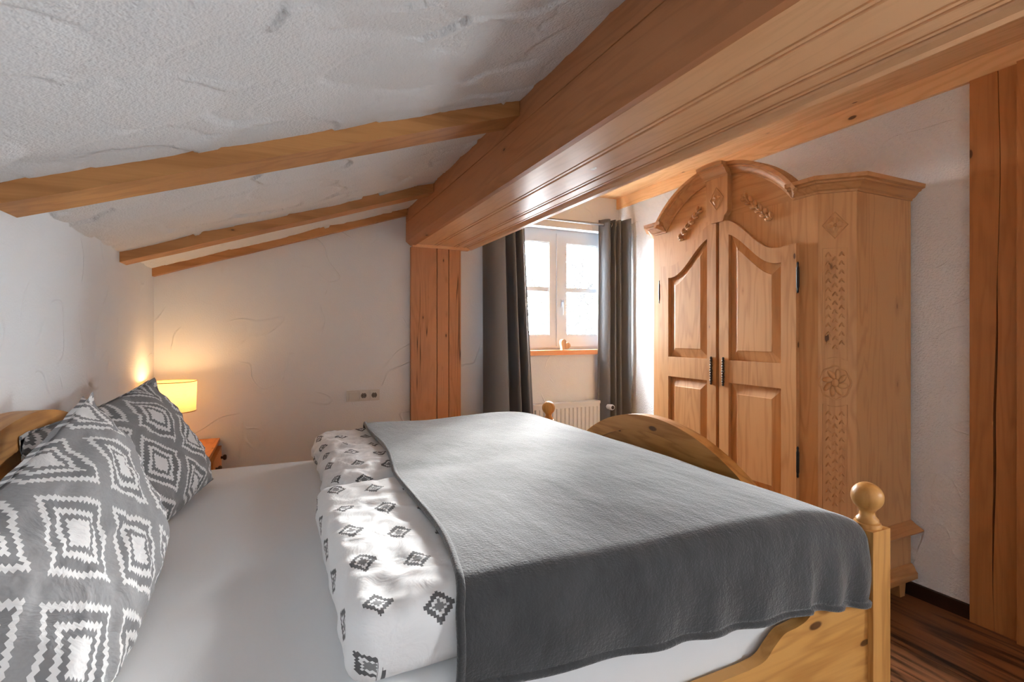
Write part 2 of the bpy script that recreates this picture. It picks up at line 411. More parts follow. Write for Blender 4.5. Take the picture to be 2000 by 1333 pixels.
# floor with planks
fl = struct(obj('floor', bx(XL-0.2, XR+0.2, YF-0.2, YB+0.2, -0.14, -0.019), M['dark'], origin=(0,0,-0.019)), 'dark brown wooden plank floor of the room', 'floor')
plank_meshes = {}
PW = 0.165; x = XL; row = 0
x = XR - PW*math.ceil((XR-XL)/PW)
while x < XR-0.01:
    y = YF + [-0.55, -0.15, -0.8, -0.35][row % 4]
    while y < YB:
        y0, y1 = max(y, YF), min(y+1.1, YB)
        x0, x1 = max(x, XL), min(x+PW, XR)
        if y1-y0 > 0.02 and x1-x0 > 0.02:
            key = (round(x1-x0, 3), round(y1-y0, 3))
            if key not in plank_meshes:
                o = obj('plank', bx(x0+0.0008, x1-0.0008, y0+0.0008, y1-0.0008, -0.019, 0), M['floor'], None, bevel=0.0015, seg=1)
                plank_meshes[key] = o.data
                loc = o.location.copy(); o.parent = fl; o.location = loc-fl.location
            else:
                o = bpy.data.objects.new('plank', plank_meshes[key]); COL.objects.link(o); o.parent = fl
                o.location = Vector(((x0+x1)/2, (y0+y1)/2, -0.019))-fl.location
        y += 1.1
    x += PW; row += 1
T = 0.25
struct(obj('wall_left', bx(XL-T, XL, YF-T, YB+T, -0.1, 2.7), M['wall']), 'low white plaster wall behind the headboard', 'wall')
bm = B()
box(bm, XL, WX0, YB, YB+T, -0.1, 2.75); box(bm, WX1, XR+T, YB, YB+T, -0.1, 2.75)
box(bm, WX0, WX1, YB, YB+T, -0.1, WZ0); box(bm, WX0, WX1, YB, YB+T, WZ1, 2.75)
struct(obj('wall_back', bm, M['wall']), 'white plaster wall with the curtained window', 'wall')
bm = B()
box(bm, XR, XR+T, YF-T, VY0, -0.1, 2.75); box(bm, XR, XR+T, VY1, YB, -0.1, 2.75)
box(bm, XR, XR+T, VY0, VY1, -0.1, VZ0); box(bm, XR, XR+T, VY0, VY1, VZ1, 2.75)
struct(obj('wall_right', bm, M['wallr']), 'gritty white plaster wall behind the wardrobe', 'wall')
struct(obj('wall_front', bx(XL, XR, YF-T, YF, -0.1, 2.75), M['wall']), 'white plaster wall behind the viewer', 'wall')
# sloped ceiling (finely cut and slightly uneven where it meets the timber)
bm = B()
nx, ny = 190, 520
rc = random.Random(21); cells = {}
CW, CHh = 0.21, 0.125
for a in range(-2, 12):
    for b in range(-3, 46):
        cells[(a, b)] = ((a+0.5+rc.uniform(-0.42, 0.42))*CW+(b % 2)*CW*0.5, (b+0.5+rc.uniform(-0.40, 0.40))*CHh, rc.uniform(0, 1), rc.uniform(-1, 1), rc.uniform(-1, 1))
def trowel(X, Y):
    """height of overlapping trowel strokes: every stroke is a shallow tilted shell with a crisp rim"""
    wx = X-XL+0.05*noise.noise(Vector((X*5, Y*5, 0.0))); wy = Y-YF+0.05*noise.noise(Vector((X*5, Y*5, 9.0)))
    b0 = int(math.floor(wy/CHh)); h = 0.0024; best = -1
    for b in range(b0-2, b0+3):
        a0 = int(math.floor((wx-(b % 2)*CW*0.5)/CW))
        for a in (a0-1, a0, a0+1):
            c = cells.get((a, b))
            if not c: continue
            dx, dy = (wx-c[0])/(CW*0.78), (wy-c[1])/(CHh*0.95); d2 = dx*dx+dy*dy
            if d2 < 1.0 and c[2] > best:
                best = c[2]; h = 0.0016+0.0024*(1-d2*d2)*(0.5+0.5*c[2])+0.0034*(c[3]*dx+c[4]*dy)
    return h
def cz(a, b):
    X = XL-0.02+(BX0+0.06-XL)*a; Y = YF-0.05+(YB+0.1-YF)*b
    n2 = 0.5+0.5*noise.noise(Vector((X*1.3, Y*1.3, 4.0)))
    return (X, Y, zceil(X)-2.9*(trowel(X, Y)-0.002)*(0.55+0.7*n2)+0.003*noise.noise(Vector((X*3, Y*3, 0)))+0.0012*noise.noise(Vector((X*55, Y*55, 2))))
V = grid(bm, nx, ny, cz)
top = [bm.verts.new((p[0], p[1], 2.72)) for p in (V[0][0].co, V[0][-1].co, V[-1][-1].co, V[-1][0].co)]
bm.faces.new(top)
bm.faces.new([top[0], top[1]]+[v for v in V[0][::-1]]); bm.faces.new([top[3], top[2]]+[v for v in V[-1][::-1]])
bm.faces.new([top[0], top[3]]+[V[j][0] for j in range(ny, -1, -1)]); bm.faces.new([top[1], top[2]]+[V[j][-1] for j in range(ny, -1, -1)])
struct(obj('ceiling', bm, M['ceil'], smooth=True), 'sloped white ceiling of roughly trowelled plaster', 'ceiling')
# flat boarded ceiling on the right
c2 = struct(obj('ceiling', bx(BX1-0.1, XR+0.1, YF-0.1, YB+0.1, ZC2+0.03, 2.72), M['wallr']), 'flat boarded ceiling above the wardrobe', 'ceiling')
for x0, x1 in ((1.36, 1.735), (1.735, 2.11), (2.11, 2.485), (2.485, XR)):
    obj('ceiling_board', bx(x0+0.001, x1-0.001, YF, YB-0.001, ZC2, ZC2+0.03), M['paleY'], c2, bevel=0.003, seg=1)
trim = struct(obj('trim_1', bx(XR-0.022, XR-0.0005, YF, YB-0.001, 2.378, ZC2), M['paleY'], bevel=0.003, seg=1), 'pale pine board running along the top of the right wall', 'trim')
struct(obj('baseboard_right', bx(XR-0.018, XR, 0.985, YB-0.001, 0, 0.062), M['skirt'], bevel=0.004), 'dark brown skirting board along the right wall', 'skirting')
struct(obj('baseboard_back', bx(XL, XR-0.02, YB-0.018, YB, 0, 0.062), M['skirt'], bevel=0.004), 'dark brown skirting board below the curtained window', 'skirting')
# plaster bead smears where rafters meet wall are left to the relief of the plaster

# ------------------------------------------------------------------ boxed beam
bm_t = thing('ceiling_beam', 'big boarded pine beam box crossing the room above the bed', 'beam', ((BX0+BX1)/2, (YF+YB)/2, BZ))
def yprism(pts, y0=YF, y1=YB-0.001): return prism(B(), pts, lambda p, q, a: (p, a, q), y0, y1)
ztop = 2.34
obj('face_board', yprism([(BX0, 2.085), (BX0, ztop), (BX0+0.03, ztop), (BX0+0.03, 2.085)]), M['beamshadeY'], bm_t, bevel=0.004, seg=1)
obj('face_board', yprism([(BX0+0.004, 2.078), (BX0+0.004, 2.085), (BX0+0.03, 2.085), (BX0+0.03, 2.078)]), M['beamshadeY'], bm_t)
obj('face_board', yprism([(BX0, 1.943), (BX0, 2.078), (BX0+0.06, 2.078), (BX0+0.06, 1.915), (BX0+0.034, 1.915)]), M['beamshadeY'], bm_t, bevel=0.003, seg=1)
for x0, x1 in ((0.9185, 0.932), (0.932, 1.088), (1.088, 1.243), (1.243, 1.322)):
    # tongue-and-groove board: V joint with a small bead along one side
    w = x1-x0
    pts = [(x0+0.001, BZ), (x1-0.032, BZ), (x1-0.031, BZ+0.018), (x1-0.023, BZ+0.018), (x1-0.022, BZ+0.001), (x1-0.010, BZ+0.001), (x1-0.009, BZ+0.020), (x1-0.0005, BZ+0.020), (x1-0.0005, BZ+0.026), (x0, BZ+0.026), (x0, BZ+0.003)]
    if w < 0.03: pts = [(x0, BZ), (x1-0.004, BZ), (x1, BZ+0.008), (x1, BZ+0.022), (x0, BZ+0.022)]
    obj('soffit_board', yprism(pts), M['beamlitY'], bm_t)
obj('edge_lath', yprism([(1.322, BZ+0.002), (1.326, BZ-0.004), (1.345, BZ-0.012), (1.372, BZ-0.012), (1.376, BZ-0.008), (1.376, ZC2), (1.34, ZC2), (1.34, BZ+0.022), (1.322, BZ+0.022)]), M['beamlitY'], bm_t, bevel=0.0015, seg=1)
obj('end_lath', bx(0.897, 1.34, YB-0.045, YB-0.001, BZ-0.022, BZ-0.0005), M['beamlitY'], bm_t, bevel=0.003)

# ------------------------------------------------------------------ rafters
def rafter(y0, y1, depth, label):
    bm = B(); n = 40
    def zt(x): return zceil(x)
    rows = []
    for i in range(n+1):
        x = XL+0.001+(BX0-XL-0.002)*i/n
        wob = 0.004*noise.noise(Vector((x*5, y0*7, 3.1))); z = zt(x)
        rows.append([bm.verts.new(p) for p in ((x, y0+wob*0.6, z+0.02), (x, y0+wob, z-depth+wob), (x, y1, z-depth+0.5*wob), (x, y1, z+0.02))])
    for i in range(n):
        for k in range(4): bm.faces.new((rows[i][k], rows[i][(k+1)%4], rows[i+1][(k+1)%4], rows[i+1][k]))
    bm.faces.new(rows[0]); bm.faces.new(rows[-1][::-1])
    tag(obj('rafter', bm, M['rafter'], bevel=0.004, seg=1), label, 'rafter', 'exposed rafters of the sloped ceiling')
rafter(1.768, 1.925, 0.058, 'thick exposed pine rafter nearest the viewer, crossing the sloped ceiling')
rafter(2.962, 3.085, 0.054, 'exposed pine rafter in the middle of the three')
rafter(3.645, YB-0.001, 0.05, 'thin pine rafter tight against the back wall')

# ------------------------------------------------------------------ timber posts
p1 = thing('timber_post', 'brown split timber post under the end of the boarded beam', 'post', (1.08, 3.68, 0))
for x0, x1 in ((0.888, 1.083), (1.089, 1.176), (1.181, 1.275)):
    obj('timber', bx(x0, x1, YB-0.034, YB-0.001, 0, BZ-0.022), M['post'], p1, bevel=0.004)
p2 = thing('timber_post', 'tall cracked timber post set in the right wall beside the wardrobe', 'post', (XR, 1.065, 0))
def rightpost(ya, yb, crack_lo):
    """timber from y=ya to y=yb; one of its long edges follows the drying crack"""
    bm = B(); n = 60; L = []
    for i in range(n+1):
        z = 0.0+2.377*i/n
        cy = 1.058+0.010*math.sin(z*2.1+0.6)+0.006*noise.noise(Vector((z*2.3, 0, 0)))
        wd = 0.0006+0.0045*max(0, math.sin((z-0.1)*PI/1.5)) if z < 1.6 else 0.0012
        y0, y1 = (ya, cy-wd) if not crack_lo else (cy+wd, yb)
        L.append([bm.verts.new(p) for p in ((XR-0.03, y0, z), (XR-0.03, y1, z), (XR-0.001, y1, z), (XR-0.001, y0, z))])
    for i in range(n):
        for k in range(4): bm.faces.new((L[i][k], L[i][(k+1)%4], L[i+1][(k+1)%4], L[i+1][k]))
    bm.faces.new(L[0]); bm.faces.new(L[-1][::-1]); return bm
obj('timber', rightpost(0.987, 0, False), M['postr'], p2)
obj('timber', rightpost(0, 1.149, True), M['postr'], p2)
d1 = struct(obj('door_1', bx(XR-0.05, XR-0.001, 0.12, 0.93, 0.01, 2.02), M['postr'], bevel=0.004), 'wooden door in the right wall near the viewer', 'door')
WL['door_1'] = WL[d1.name]
obj('door_frame', box(bx(XR-0.055, XR-0.001, 0.93, 0.985, 0, 2.377), XR-0.055, XR-0.001, 0.12, 0.93, 2.03, 2.1), M['postr'], d1)

# ------------------------------------------------------------------ far window
wy0, wy1 = YB+0.09, YB+0.15
def xzframe(bm, x0, x1, z0, z1, t, y0, y1, tb=None, tt=None):
    tb = tb or t; tt = tt or t
    box(bm, x0, x0+t, y0, y1, z0, z1); box(bm, x1-t, x1, y0, y1, z0, z1)
    box(bm, x0+t, x1-t, y0, y1, z0, z0+tb); box(bm, x0+t, x1-t, y0, y1, z1-tt, z1)
    return bm
w1 = thing('window_1', 'white two-sash window between the grey curtains', 'window', ((WX0+WX1)/2, YB+0.12, WZ0), kind='structure')
obj('window_frame', xzframe(B(), WX0, WX1, WZ0+0.02, WZ1, 0.045, wy0+0.015, wy1+0.03, 0.03, 0.045), M['frame'], w1, bevel=0.003)
xm = 2.208
for x0, x1 in ((WX0+0.035, xm-0.003), (xm+0.003, WX1-0.035)):
    z0, z1 = WZ0+0.043, WZ1-0.03
    sash = obj('sash', xzframe(B(), x0, x1, z0, z1, 0.082, wy0, wy1, 0.105, 0.085), M['frame'], w1, bevel=0.004)
    gx0, gx1, gz0, gz1 = x0+0.082, x1-0.082, z0+0.105, z1-0.085
    zm = 1.645
    obj('muntin', bx(gx0, gx1, wy0+0.008, wy1-0.008, zm-0.019, zm+0.019), M['frame'], sash, bevel=0.003)
    obj('glazing_bead', xzframe(B(), gx0, gx1, gz0, gz1, 0.008, wy0+0.006, wy0+0.02), M['frame'], sash, bevel=0.002)
    obj('pane', bx(gx0-0.005, gx1+0.005, wy0+0.028, wy0+0.034, gz0-0.005, zm-0.005), M['glass'], sash)
    obj('pane', bx(gx0-0.005, gx1+0.005, wy0+0.028, wy0+0.034, zm+0.005, gz1+0.005), M['glass'], sash)
obj('cover_strip', bx(xm-0.017, xm+0.017, wy0-0.012, wy0-0.0005, WZ0+0.05, WZ1-0.035), M['frame'], w1, bevel=0.004)
hb = bx(xm+0.03, xm+0.055, wy0-0.012, wy0-0.0005, 1.49, 1.56)
box(hb, xm+0.034, xm+0.051, wy0-0.04, wy0-0.012, 1.535, 1.552); box(hb, xm+0.034, xm+0.051, wy0-0.045, wy0-0.03, 1.42, 1.552)
obj('window_handle', hb, M['frame'], w1, bevel=0.003)
sl = obj('window_sill', bx(WX0+0.002, WX1-0.01, YB-0.03, wy0+0.02, WZ0-0.02, WZ0+0.02), M['sill'], w1, bevel=0.005)
sl['label'] = 'light brown wooden window sill'
# second window, out of view, added to bring in daylight from the right
w2 = thing('window_2_added', 'unseen white two-sash window added in the right wall for daylight', 'window', (XR+0.1, (VY0+VY1)/2, VZ0), kind='structure')
def yzframe(y0, y1, z0, z1, t, x0, x1):
    bm = B(); box(bm, x0, x1, y0, y0+t, z0, z1); box(bm, x0, x1, y1-t, y1, z0, z1); box(bm, x0, x1, y0+t, y1-t, z0, z0+t); box(bm, x0, x1, y0+t, y1-t, z1-t, z1); return bm
obj('window_frame', yzframe(VY0, VY1, VZ0, VZ1, 0.03, XR+0.10, XR+0.16), M['frame'], w2, bevel=0.003)
vm = (VY0+VY1)/2
for y0, y1 in ((VY0+0.03, vm), (vm, VY1-0.03)):
    sash = obj('sash', yzframe(y0, y1, VZ0+0.03, VZ1-0.03, 0.05, XR+0.09, XR+0.15), M['frame'], w2, bevel=0.003)
    obj('pane', bx(XR+0.117, XR+0.123, y0+0.045, y1-0.045, VZ0+0.075, VZ1-0.075), M['glass'], sash)

# ------------------------------------------------------------------ bed
PX0, PX1, PNY0, PNY1, PFY0, PFY1 = 1.45, 1.528, 0.812, 0.887, 2.630, 2.705
HX0, HX1 = -0.672, -0.600
bed = thing('bed_frame', 'pine farmhouse double bed with arched headboard and ball-topped posts', 'bed', (0.43, 1.758, 0))
def bpost(x0, x1, y0, y1, ztop_):
    bm = bx(x0, x1, y0, y1, 0, ztop_)
    p = obj('post', bm, M['bedZ'], bed, bevel=0.005)
    cx, cy = (x0+x1)/2, (y0+y1)/2; z = ztop_
    prof = [(0.0335, z-0.001), (0.0345, z+0.004), (0.032, z+0.011), (0.0275, z+0.013), (0.0285, z+0.018), (0.0265, z+0.022), (0.021, z+0.028), (0.0185, z+0.036), (0.0185, z+0.041), (0.021, z+0.046)]
    R = 0.0395; zc = z+0.082
    for k in range(1, 15):
        a = -PI*0.33+(PI*0.83)*k/14; prof.append((max(0.0005, R*math.cos(a)), zc+R*math.sin(a)))
    obj('finial', lathe(B(), prof, (cx, cy, 0), 28), M['bedZ'], p, smooth='auto')
    return p
bpost(PX0, PX1, PNY0, PNY1, 0.731); bpost(PX0, PX1, PFY0, PFY1, 0.731)
bpost(HX0, HX1, PNY0, PNY1, 0.731); bpost(HX0, HX1, PFY0, PFY1, 0.731)
def board_with_arch(y0, y1, zlow, zarch, half, zbot, x0, x1, yc, n=48, rim=None):
    """cross board whose top edge swings up into an arch; returns outline"""
    pts = [(y0, zbot), (y1, zbot), (y1, zlow)]
    R = (half**2+(zarch-zlow)**2)/(2*(zarch-zlow)); zc = zarch-R
    top = []
    for i in range(n+1):
        y = yc+half-2*half*i/n
        top.append((y, zc+math.sqrt(max(0, R*R-(y-yc)**2))))
    return pts+top+[(y0, zlow)], top
YC = 1.735
out, topl = board_with_arch(PNY1, PFY0, 0.715, 0.900, 0.53, 0.25, 1.47, 1.508, YC)
fbd = obj('footboard', prism(B(), out, lambda p, q, a: (a, p, q), 1.474, 1.504), M['bedY'], bed, bevel=0.003, seg=1)
# thick curved rim on the arch and straight caps left and right
def rimband(top, w, x0, x1):
    bm = B(); n = len(top); pr = []
    for i in range(n):
        a = Vector((top[max(i-1,0)][0], top[max(i-1,0)][1])); b = Vector((top[min(i+1,n-1)][0], top[min(i+1,n-1)][1]))
        t = (b-a).normalized(); nn = Vector((t.y, -t.x));
        if nn.y > 0: nn = -nn
        o = Vector(top[i]); i_ = o+nn*w; o = o-nn*0.004
        pr.append([bm.verts.new(q) for q in ((x0, o.x, o.y), (x1, o.x, o.y), (x1, i_.x, i_.y), (x0, i_.x, i_.y))])
    for i in range(n-1):
        for k in range(4): bm.faces.new((pr[i][k], pr[i][(k+1)%4], pr[i+1][(k+1)%4], pr[i+1][k]))
    bm.faces.new(pr[0]); bm.faces.new(pr[-1][::-1]); return bm
obj('arch_rim', rimband(topl, 0.066, 1.464, 1.514), M['bedY'], fbd, bevel=0.012, seg=3, smooth='auto')
for ya, yb in ((PNY1, YC-0.53), (YC+0.53, PFY0)): obj('top_rail', bx(1.458, 1.520, ya, yb, 0.694, 0.721), M['bedY'], fbd, bevel=0.008, seg=3)
out, topl = board_with_arch(PNY1, PFY0, 0.80, 1.05, 0.62, 0.25, -0.65, -0.62, 1.77)
hbd = obj('headboard', prism(B(), out, lambda p, q, a: (a, p, q), -0.650, -0.622), M['bedY'], bed, bevel=0.003, seg=1)
obj('arch_rim', rimband(topl, 0.075, -0.668, -0.597), M['bedY'], hbd, bevel=0.022, seg=4, smooth='auto')
for ya, yb in ((PNY1, 1.77-0.62), (1.77+0.62, PFY0)): obj('top_rail', bx(-0.668, -0.600, ya, yb, 0.772, 0.806), M['bedY'], hbd, bevel=0.008, seg=3)
def smooth_pts(P, n=6):
    Q = []
    for i in range(len(P)-1):
        p0 = P[max(i-1,0)]; p1 = P[i]; p2 = P[i+1]; p3 = P[min(i+2, len(P)-1)]
        for k in range(n):
            t = k/n
            Q.append(tuple(0.5*((2*p1[a])+(-p0[a]+p2[a])*t+(2*p0[a]-5*p1[a]+4*p2[a]-p3[a])*t*t+(-p0[a]+3*p1[a]-3*p2[a]+p3[a])*t**3) for a in range(2)))
    Q.append(P[-1]); return Q
rail_top = [(PX0, 0.585), (1.36, 0.594), (1.300, 0.598), (1.257, 0.588), (1.205, 0.552), (1.165, 0.541), (1.118, 0.536), (1.082, 0.514), (1.050, 0.490), (1.005, 0.483), (0.93, 0.482), (0.425, 0.482)]
rt = smooth_pts(rail_top, 5)
mir = [(0.85-x+0.0, z) for x, z in rt[::-1]][1:]
mir = [(HX1+(x-(0.85-PX0))*1.0, z) for x, z in mir]
mir = [p for p in mir if p[0] < 0.42][::1]
mir.sort(key=lambda p: -p[0])
outline = rt+mir+[(HX1, 0.585), (HX1, 0.30), (PX0, 0.30)]
clean = [outline[0]]
for p in outline[1:]:
    if (p[0]-clean[-1][0])**2+(p[1]-clean[-1][1])**2 > 1e-8: clean.append(p)
for y0 in (0.826, 2.664):
    obj('side_rail', prism(B(), clean, lambda p, q, a: (p, a, q), y0, y0+0.030), M['bedX'], bed, bevel=0.003, seg=1)
obj('slat_base', bx(HX1+0.02, PX0-0.02, 0.90, 2.64, 0.34, 0.38), M['bedY'], bed)

MZ = 0.66
def mdisp(p, n):
    d = 0.004*fbm((p.x*2.2, p.y*2.2, 1.3), 2)
    return Vector((0, 0, d if p.z > 0.5 else 0))
mt = obj('mattress', rounded_box(-0.590, 1.445, 0.868, 2.625, 0.39, MZ, 0.045, 80, 70, 12, mdisp), M['sheet'], smooth=True)
tag(mt, 'thick mattress in a smooth white fitted sheet', 'mattress')

# ------------------------------------------------------------------ duvets
def duvet(x0, x1, y0, y1, z0, z1, label, seed, crump):
    bm = rounded_box(x0, x1, y0, y1, z0, z1, 0.042 if crump < 1 else 0.060, 130, 90, 12, None)
    for v in bm.verts:
        p = v.co.copy(); q = Vector((p.x*6, p.y*6, p.z*6+seed))
        h = (p.z-z0)/(z1-z0)
        left = max(0, 1-(p.x-x0)/0.30)
        e = 0.010*fbm(Vector((p.x*3.0, p.y*3.0, seed)), 2)
        r = 0.006*(0.35-abs(fbm(Vector((p.x*9+p.y*3, p.y*7-p.x*4, p.z*9+seed)), 3)))
        c = crump*left*(0.014*fbm(Vector((p.x*16, p.y*16, p.z*20+seed)), 3))
        v.co.z += h*(e+r*2+c)
        v.co.x += left*left*((0.004 if crump < 1 else 0.013)*fbm(Vector((p.y*9, p.z*14, seed+4)), 2)+c*0.8)*(1 if p.x < x0+0.15 else 0.3)
        v.co.y += 0.006*fbm(Vector((p.x*8, p.z*12, seed+8)), 2)
        if v.co.z < MZ+0.006 and p.z < z0+0.02: v.co.z = max(v.co.z, MZ+0.0045)
    bmesh.ops.recalc_face_normals(bm, faces=bm.faces)
    lay = bm.loops.layers.uv.new('UVMap')
    for f in bm.faces:
        for l in f.loops:
            c = l.vert.co; l[lay].uv = (c.x-(z1-c.z if c.x < x0+0.05 else 0)+0.0, c.y-(z1-c.z if c.y < y0+0.05 else 0))
    o = obj('duvet', bm, M['duvet'], smooth=True)
    return tag(o, label, 'duvet', 'folded duvets on the bed')
duvet(0.105, 1.300, 0.862, 1.672, MZ+0.004, 0.795, 'white duvet with grey diamonds on the near half of the bed', 1.7, 0.35)
duvet(0.150, 1.300, 1.715, 2.585, MZ+0.004, 0.795, 'crumpled white duvet with grey diamonds on the far half of the bed', 9.1, 1.3)

# ------------------------------------------------------------------ blanket
def left_edge(y):  # x of the blanket's open edge
    t = (y-0.84)/(2.6-0.84)
    return 0.300+0.105*min(1, max(0, t))**0.7+0.012*math.sin(y*7)
def ztop_bl(x, y):
    z = 0.812+0.008*fbm(Vector((x*2.5, y*2.5, 5.0)), 2)
    z -= 0.008*math.exp(-((y-1.695)/0.075)**2)*max(0, 1-(x-0.3)/0.5)
    z += 0.004*math.sin(x*9+y*4)*math.exp(-((y-2.2)/0.4)**2)
    if x > 1.20: z -= 0.055*((x-1.20)/0.25)**2
    return z
bm = B(); NU, NV = 130, 150
def blanket_pt(a, b):
    # b: 0 far hem ... 1 near hem (arc length); a: 0 open left edge ... 1 foot end
    Ltop = 2.62-0.86; hang = 0.17+0.06*a*0+0.0
    s = b*(0.10+Ltop+0.24)
    y_est = min(2.62, max(0.84, 2.62-(s-0.10)))
    xl = left_edge(y_est); xr = 1.440
    x = xl+(xr-xl)*a
    rr = 0.055
    hem = 0.632-(x-0.3)*0.060
    if x > 1.25: hem -= 0.02*((x-1.25)/0.19)
    if s < 0.10:
        z = ztop_bl(x, 2.60)-0.008-(0.10-s)*0.9; y = 2.622+0.012*math.sin(x*20)*(0.10-s)/0.1
        return (x, y, z)
    yedge = 0.852-0.034*min(1, max(0, (x-0.4)/0.8))
    y = 2.62-(s-0.10)
    zt = ztop_bl(x, max(y, yedge+rr))
    if y > yedge+rr:
        return (x, y, zt)
    d = (yedge+rr)-y                       # arc length past the start of the bend
    q = rr*PI/2
    if d < q:
        t = d/rr; return (x, yedge+rr-rr*math.sin(t), zt-rr+rr*math.cos(t))
    # hanging part: spread the remaining length between bend and hem
    rest = (d-q); total = (0.10+Ltop+0.24)-(0.10+2.62-(yedge+rr))-q
    f = min(1, rest/total)
    z0 = zt-rr; z = z0+(hem-z0)*f
    if x > 1.2:
        wv = 0.010*f*math.sin((x-0.3)*44+1.5*math.sin(x*9))
    else: wv = 0.006*f*math.sin((x-0.3)*30+2*math.sin(x*7))
    y = yedge-0.008*math.sin(f*PI)+wv-0.004*f
    return (x, y, z)
grid(bm, NU, NV, blanket_pt)
bl = obj('blanket', bm, M['fleece'], smooth=True)
md = bl.modifiers.new('thickness', 'SOLIDIFY'); md.thickness = 0.011; md.offset = -1 
tag(bl, 'soft grey fleece blanket spread over the foot half of the bed', 'blanket')
base = WL[bl.name]
# stitched hem along the open edge and the near edge
hp = [blanket_pt(0, k/150) for k in range(3, 151)]+[blanket_pt(k/130, 1.0) for k in range(1, 131)]
hem = [Vector(p) for p in hp]
obj('hem', tube(B(), hem, 0.0085, 8), M['fleece'], bl, smooth=True)

# ------------------------------------------------------------------ pillows
def pillow(center, U, Vv, hu, hv, thick, label, seed, mat, bend=0.0):
    U = Vector(U).normalized(); Vv = Vector(Vv).normalized(); Nn = U.cross(Vv).normalized()
    if Nn.x < 0: Nn = -Nn
    C = Vector(center); bm = B(); n = 64
    def side(sg):
        def fn(a, b):
            u, v = 2*a-1, 2*b-1
            eu, ev = 1-u*u, 1-v*v
            prof = max(0, (1-abs(u)**2.6))**0.55*max(0, (1-abs(v)**2.6))**0.55
            pu = u*hu*(1-0.07*ev*abs(u)**3); pv = v*hv*(1-0.07*eu*abs(v)**3)
            h = thick*prof*(1.0 if sg > 0 else 0.65)
            sag = -0.25*thick*max(0, v)**2+0.30*thick*max(0, -v)*prof
            wr = (0.012*fbm(Vector((u*3+seed, v*3, sg)), 3)-0.010*abs(fbm(Vector((u*5+seed*2, v*5+u*2, 2.0)), 3)))*min(1, prof*1.6)
            edge = 0.006*math.sin(u*23+seed)*(1-ev)*0.5+0.006*math.sin(v*19+seed)*(1-eu)*0.5
            p = C+U*pu+Vv*pv+Nn*(sg*h+(sag if sg > 0 else 0)+wr+edge-bend*(v*v)*thick)
            return p
        return fn
    for sg in (1, -1):
        grid(bm, n, n, side(sg), uv=lambda a, b: ((a-0.5)*2*hu+seed*0.137, (b-0.5)*2*hv+seed*0.071))
    bmesh.ops.remove_doubles(bm, verts=bm.verts, dist=0.0012)
    for v in bm.verts:
        if v.co.z < MZ+0.012: v.co.z = MZ+0.012-0.15*min(0.02, (MZ+0.012-v.co.z))
        if v.co.x < HX1+0.006: v.co.x = HX1+0.006
    o = obj('pillow', bm, mat, smooth=True)
    return tag(o, label, 'pillow', 'grey patterned pillows against the headboard')
pillow((-0.385, 1.325, 0.822), (0.03, 1, 0.24), (-0.40, 0.26, 0.86), 0.38, 0.225, 0.100, 'near grey pillow with white zigzag diamonds leaning on the headboard', 1.0, M['pillow'])
pillow((-0.425, 2.010, 0.842), (0.24, 0.96, 0.12), (-0.42, 0.06, 0.86), 0.36, 0.232, 0.100, 'far grey zigzag pillow beside the lamp, shade painted into its cloth', 2.4, M['pillow_shaded'])

# ------------------------------------------------------------------ nightstand and lamp
NX1 = -0.335
ns = thing('nightstand', 'small orange pine nightstand in the corner beyond the bed', 'nightstand', (-0.51, 3.42, 0))
obj('top', bx(XL+0.004, NX1, 3.14, YB-0.02, 0.578, 0.600), M['night'], ns, bevel=0.006, seg=3)
obj('body', bx(XL+0.015, NX1-0.025, 3.165, YB-0.03, 0.10, 0.578), M['night'], ns, bevel=0.003)
for z0, z1 in ((0.425, 0.556), (0.27, 0.41), (0.12, 0.255)):
    dr = obj('drawer', bx(NX1-0.0245, NX1-0.004 if z0 < 0.4 else NX1+0.012, 3.18, YB-0.05, z0, z1), M['night'], ns, bevel=0.005)
    for yk in (3.31, 3.60):
        xk = NX1-0.004 if z0 < 0.4 else NX1+0.012
        obj('knob', lathe(B(), [(0.008, 0), (0.008, 0.010), (0.016, 0.016), (0.018, 0.024), (0.013, 0.031), (0.001, 0.033)], (xk, yk, (z0+z1)/2), 16, 'X'), M['knob'], dr, smooth='auto')
for yy in (3.18, 3.62):
    for xx in (XL+0.02, NX1-0.07): obj('leg', bx(xx, xx+0.04, yy, yy+0.04, 0, 0.10), M['night'], ns, bevel=0.004)
LX, LY = -0.548, 3.40
lp = thing('table_lamp', 'lit table lamp with cream drum shade on the nightstand', 'lamp', (LX, LY, 0.600))
obj('base', lathe(B(), [(0.055, 0.6005), (0.057, 0.606), (0.05, 0.616), (0.02, 0.622)], (LX, LY, 0), 28), M['frame'], lp, smooth='auto')
obj('stem', lathe(B(), [(0.010, 0.62), (0.028, 0.66), (0.034, 0.70), (0.026, 0.75), (0.011, 0.79), (0.010, 0.845)], (LX, LY, 0), 24), M['frame'], lp, smooth='auto')
sh = B(); n = 48; prof = [(0.121, 0.822), (0.124, 0.99)]
rings = [[sh.verts.new((LX+r*math.cos(2*PI*i/n), LY+r*math.sin(2*PI*i/n), z)) for i in range(n)] for r, z in ((0.118, 0.822), (0.1195, 0.88), (0.1215, 0.94), (0.123, 0.992))]
for k in range(3):
    for i in range(n): sh.faces.new((rings[k][i], rings[k][(i+1)%n], rings[k+1][(i+1)%n], rings[k+1][i]))
shade = obj('lamp_shade', sh, M['shade'], lp, smooth=True)
for z, r in ((0.822, 0.118), (0.992, 0.123)):
    obj('rim', tube(B(), [(LX+r*math.cos(2*PI*i/n), LY+r*math.sin(2*PI*i/n), z) for i in range(n)], 0.0022, 6, closed=True), simple('lamp_rim', srgb(150,110,70), 0.6), shade, smooth=True)
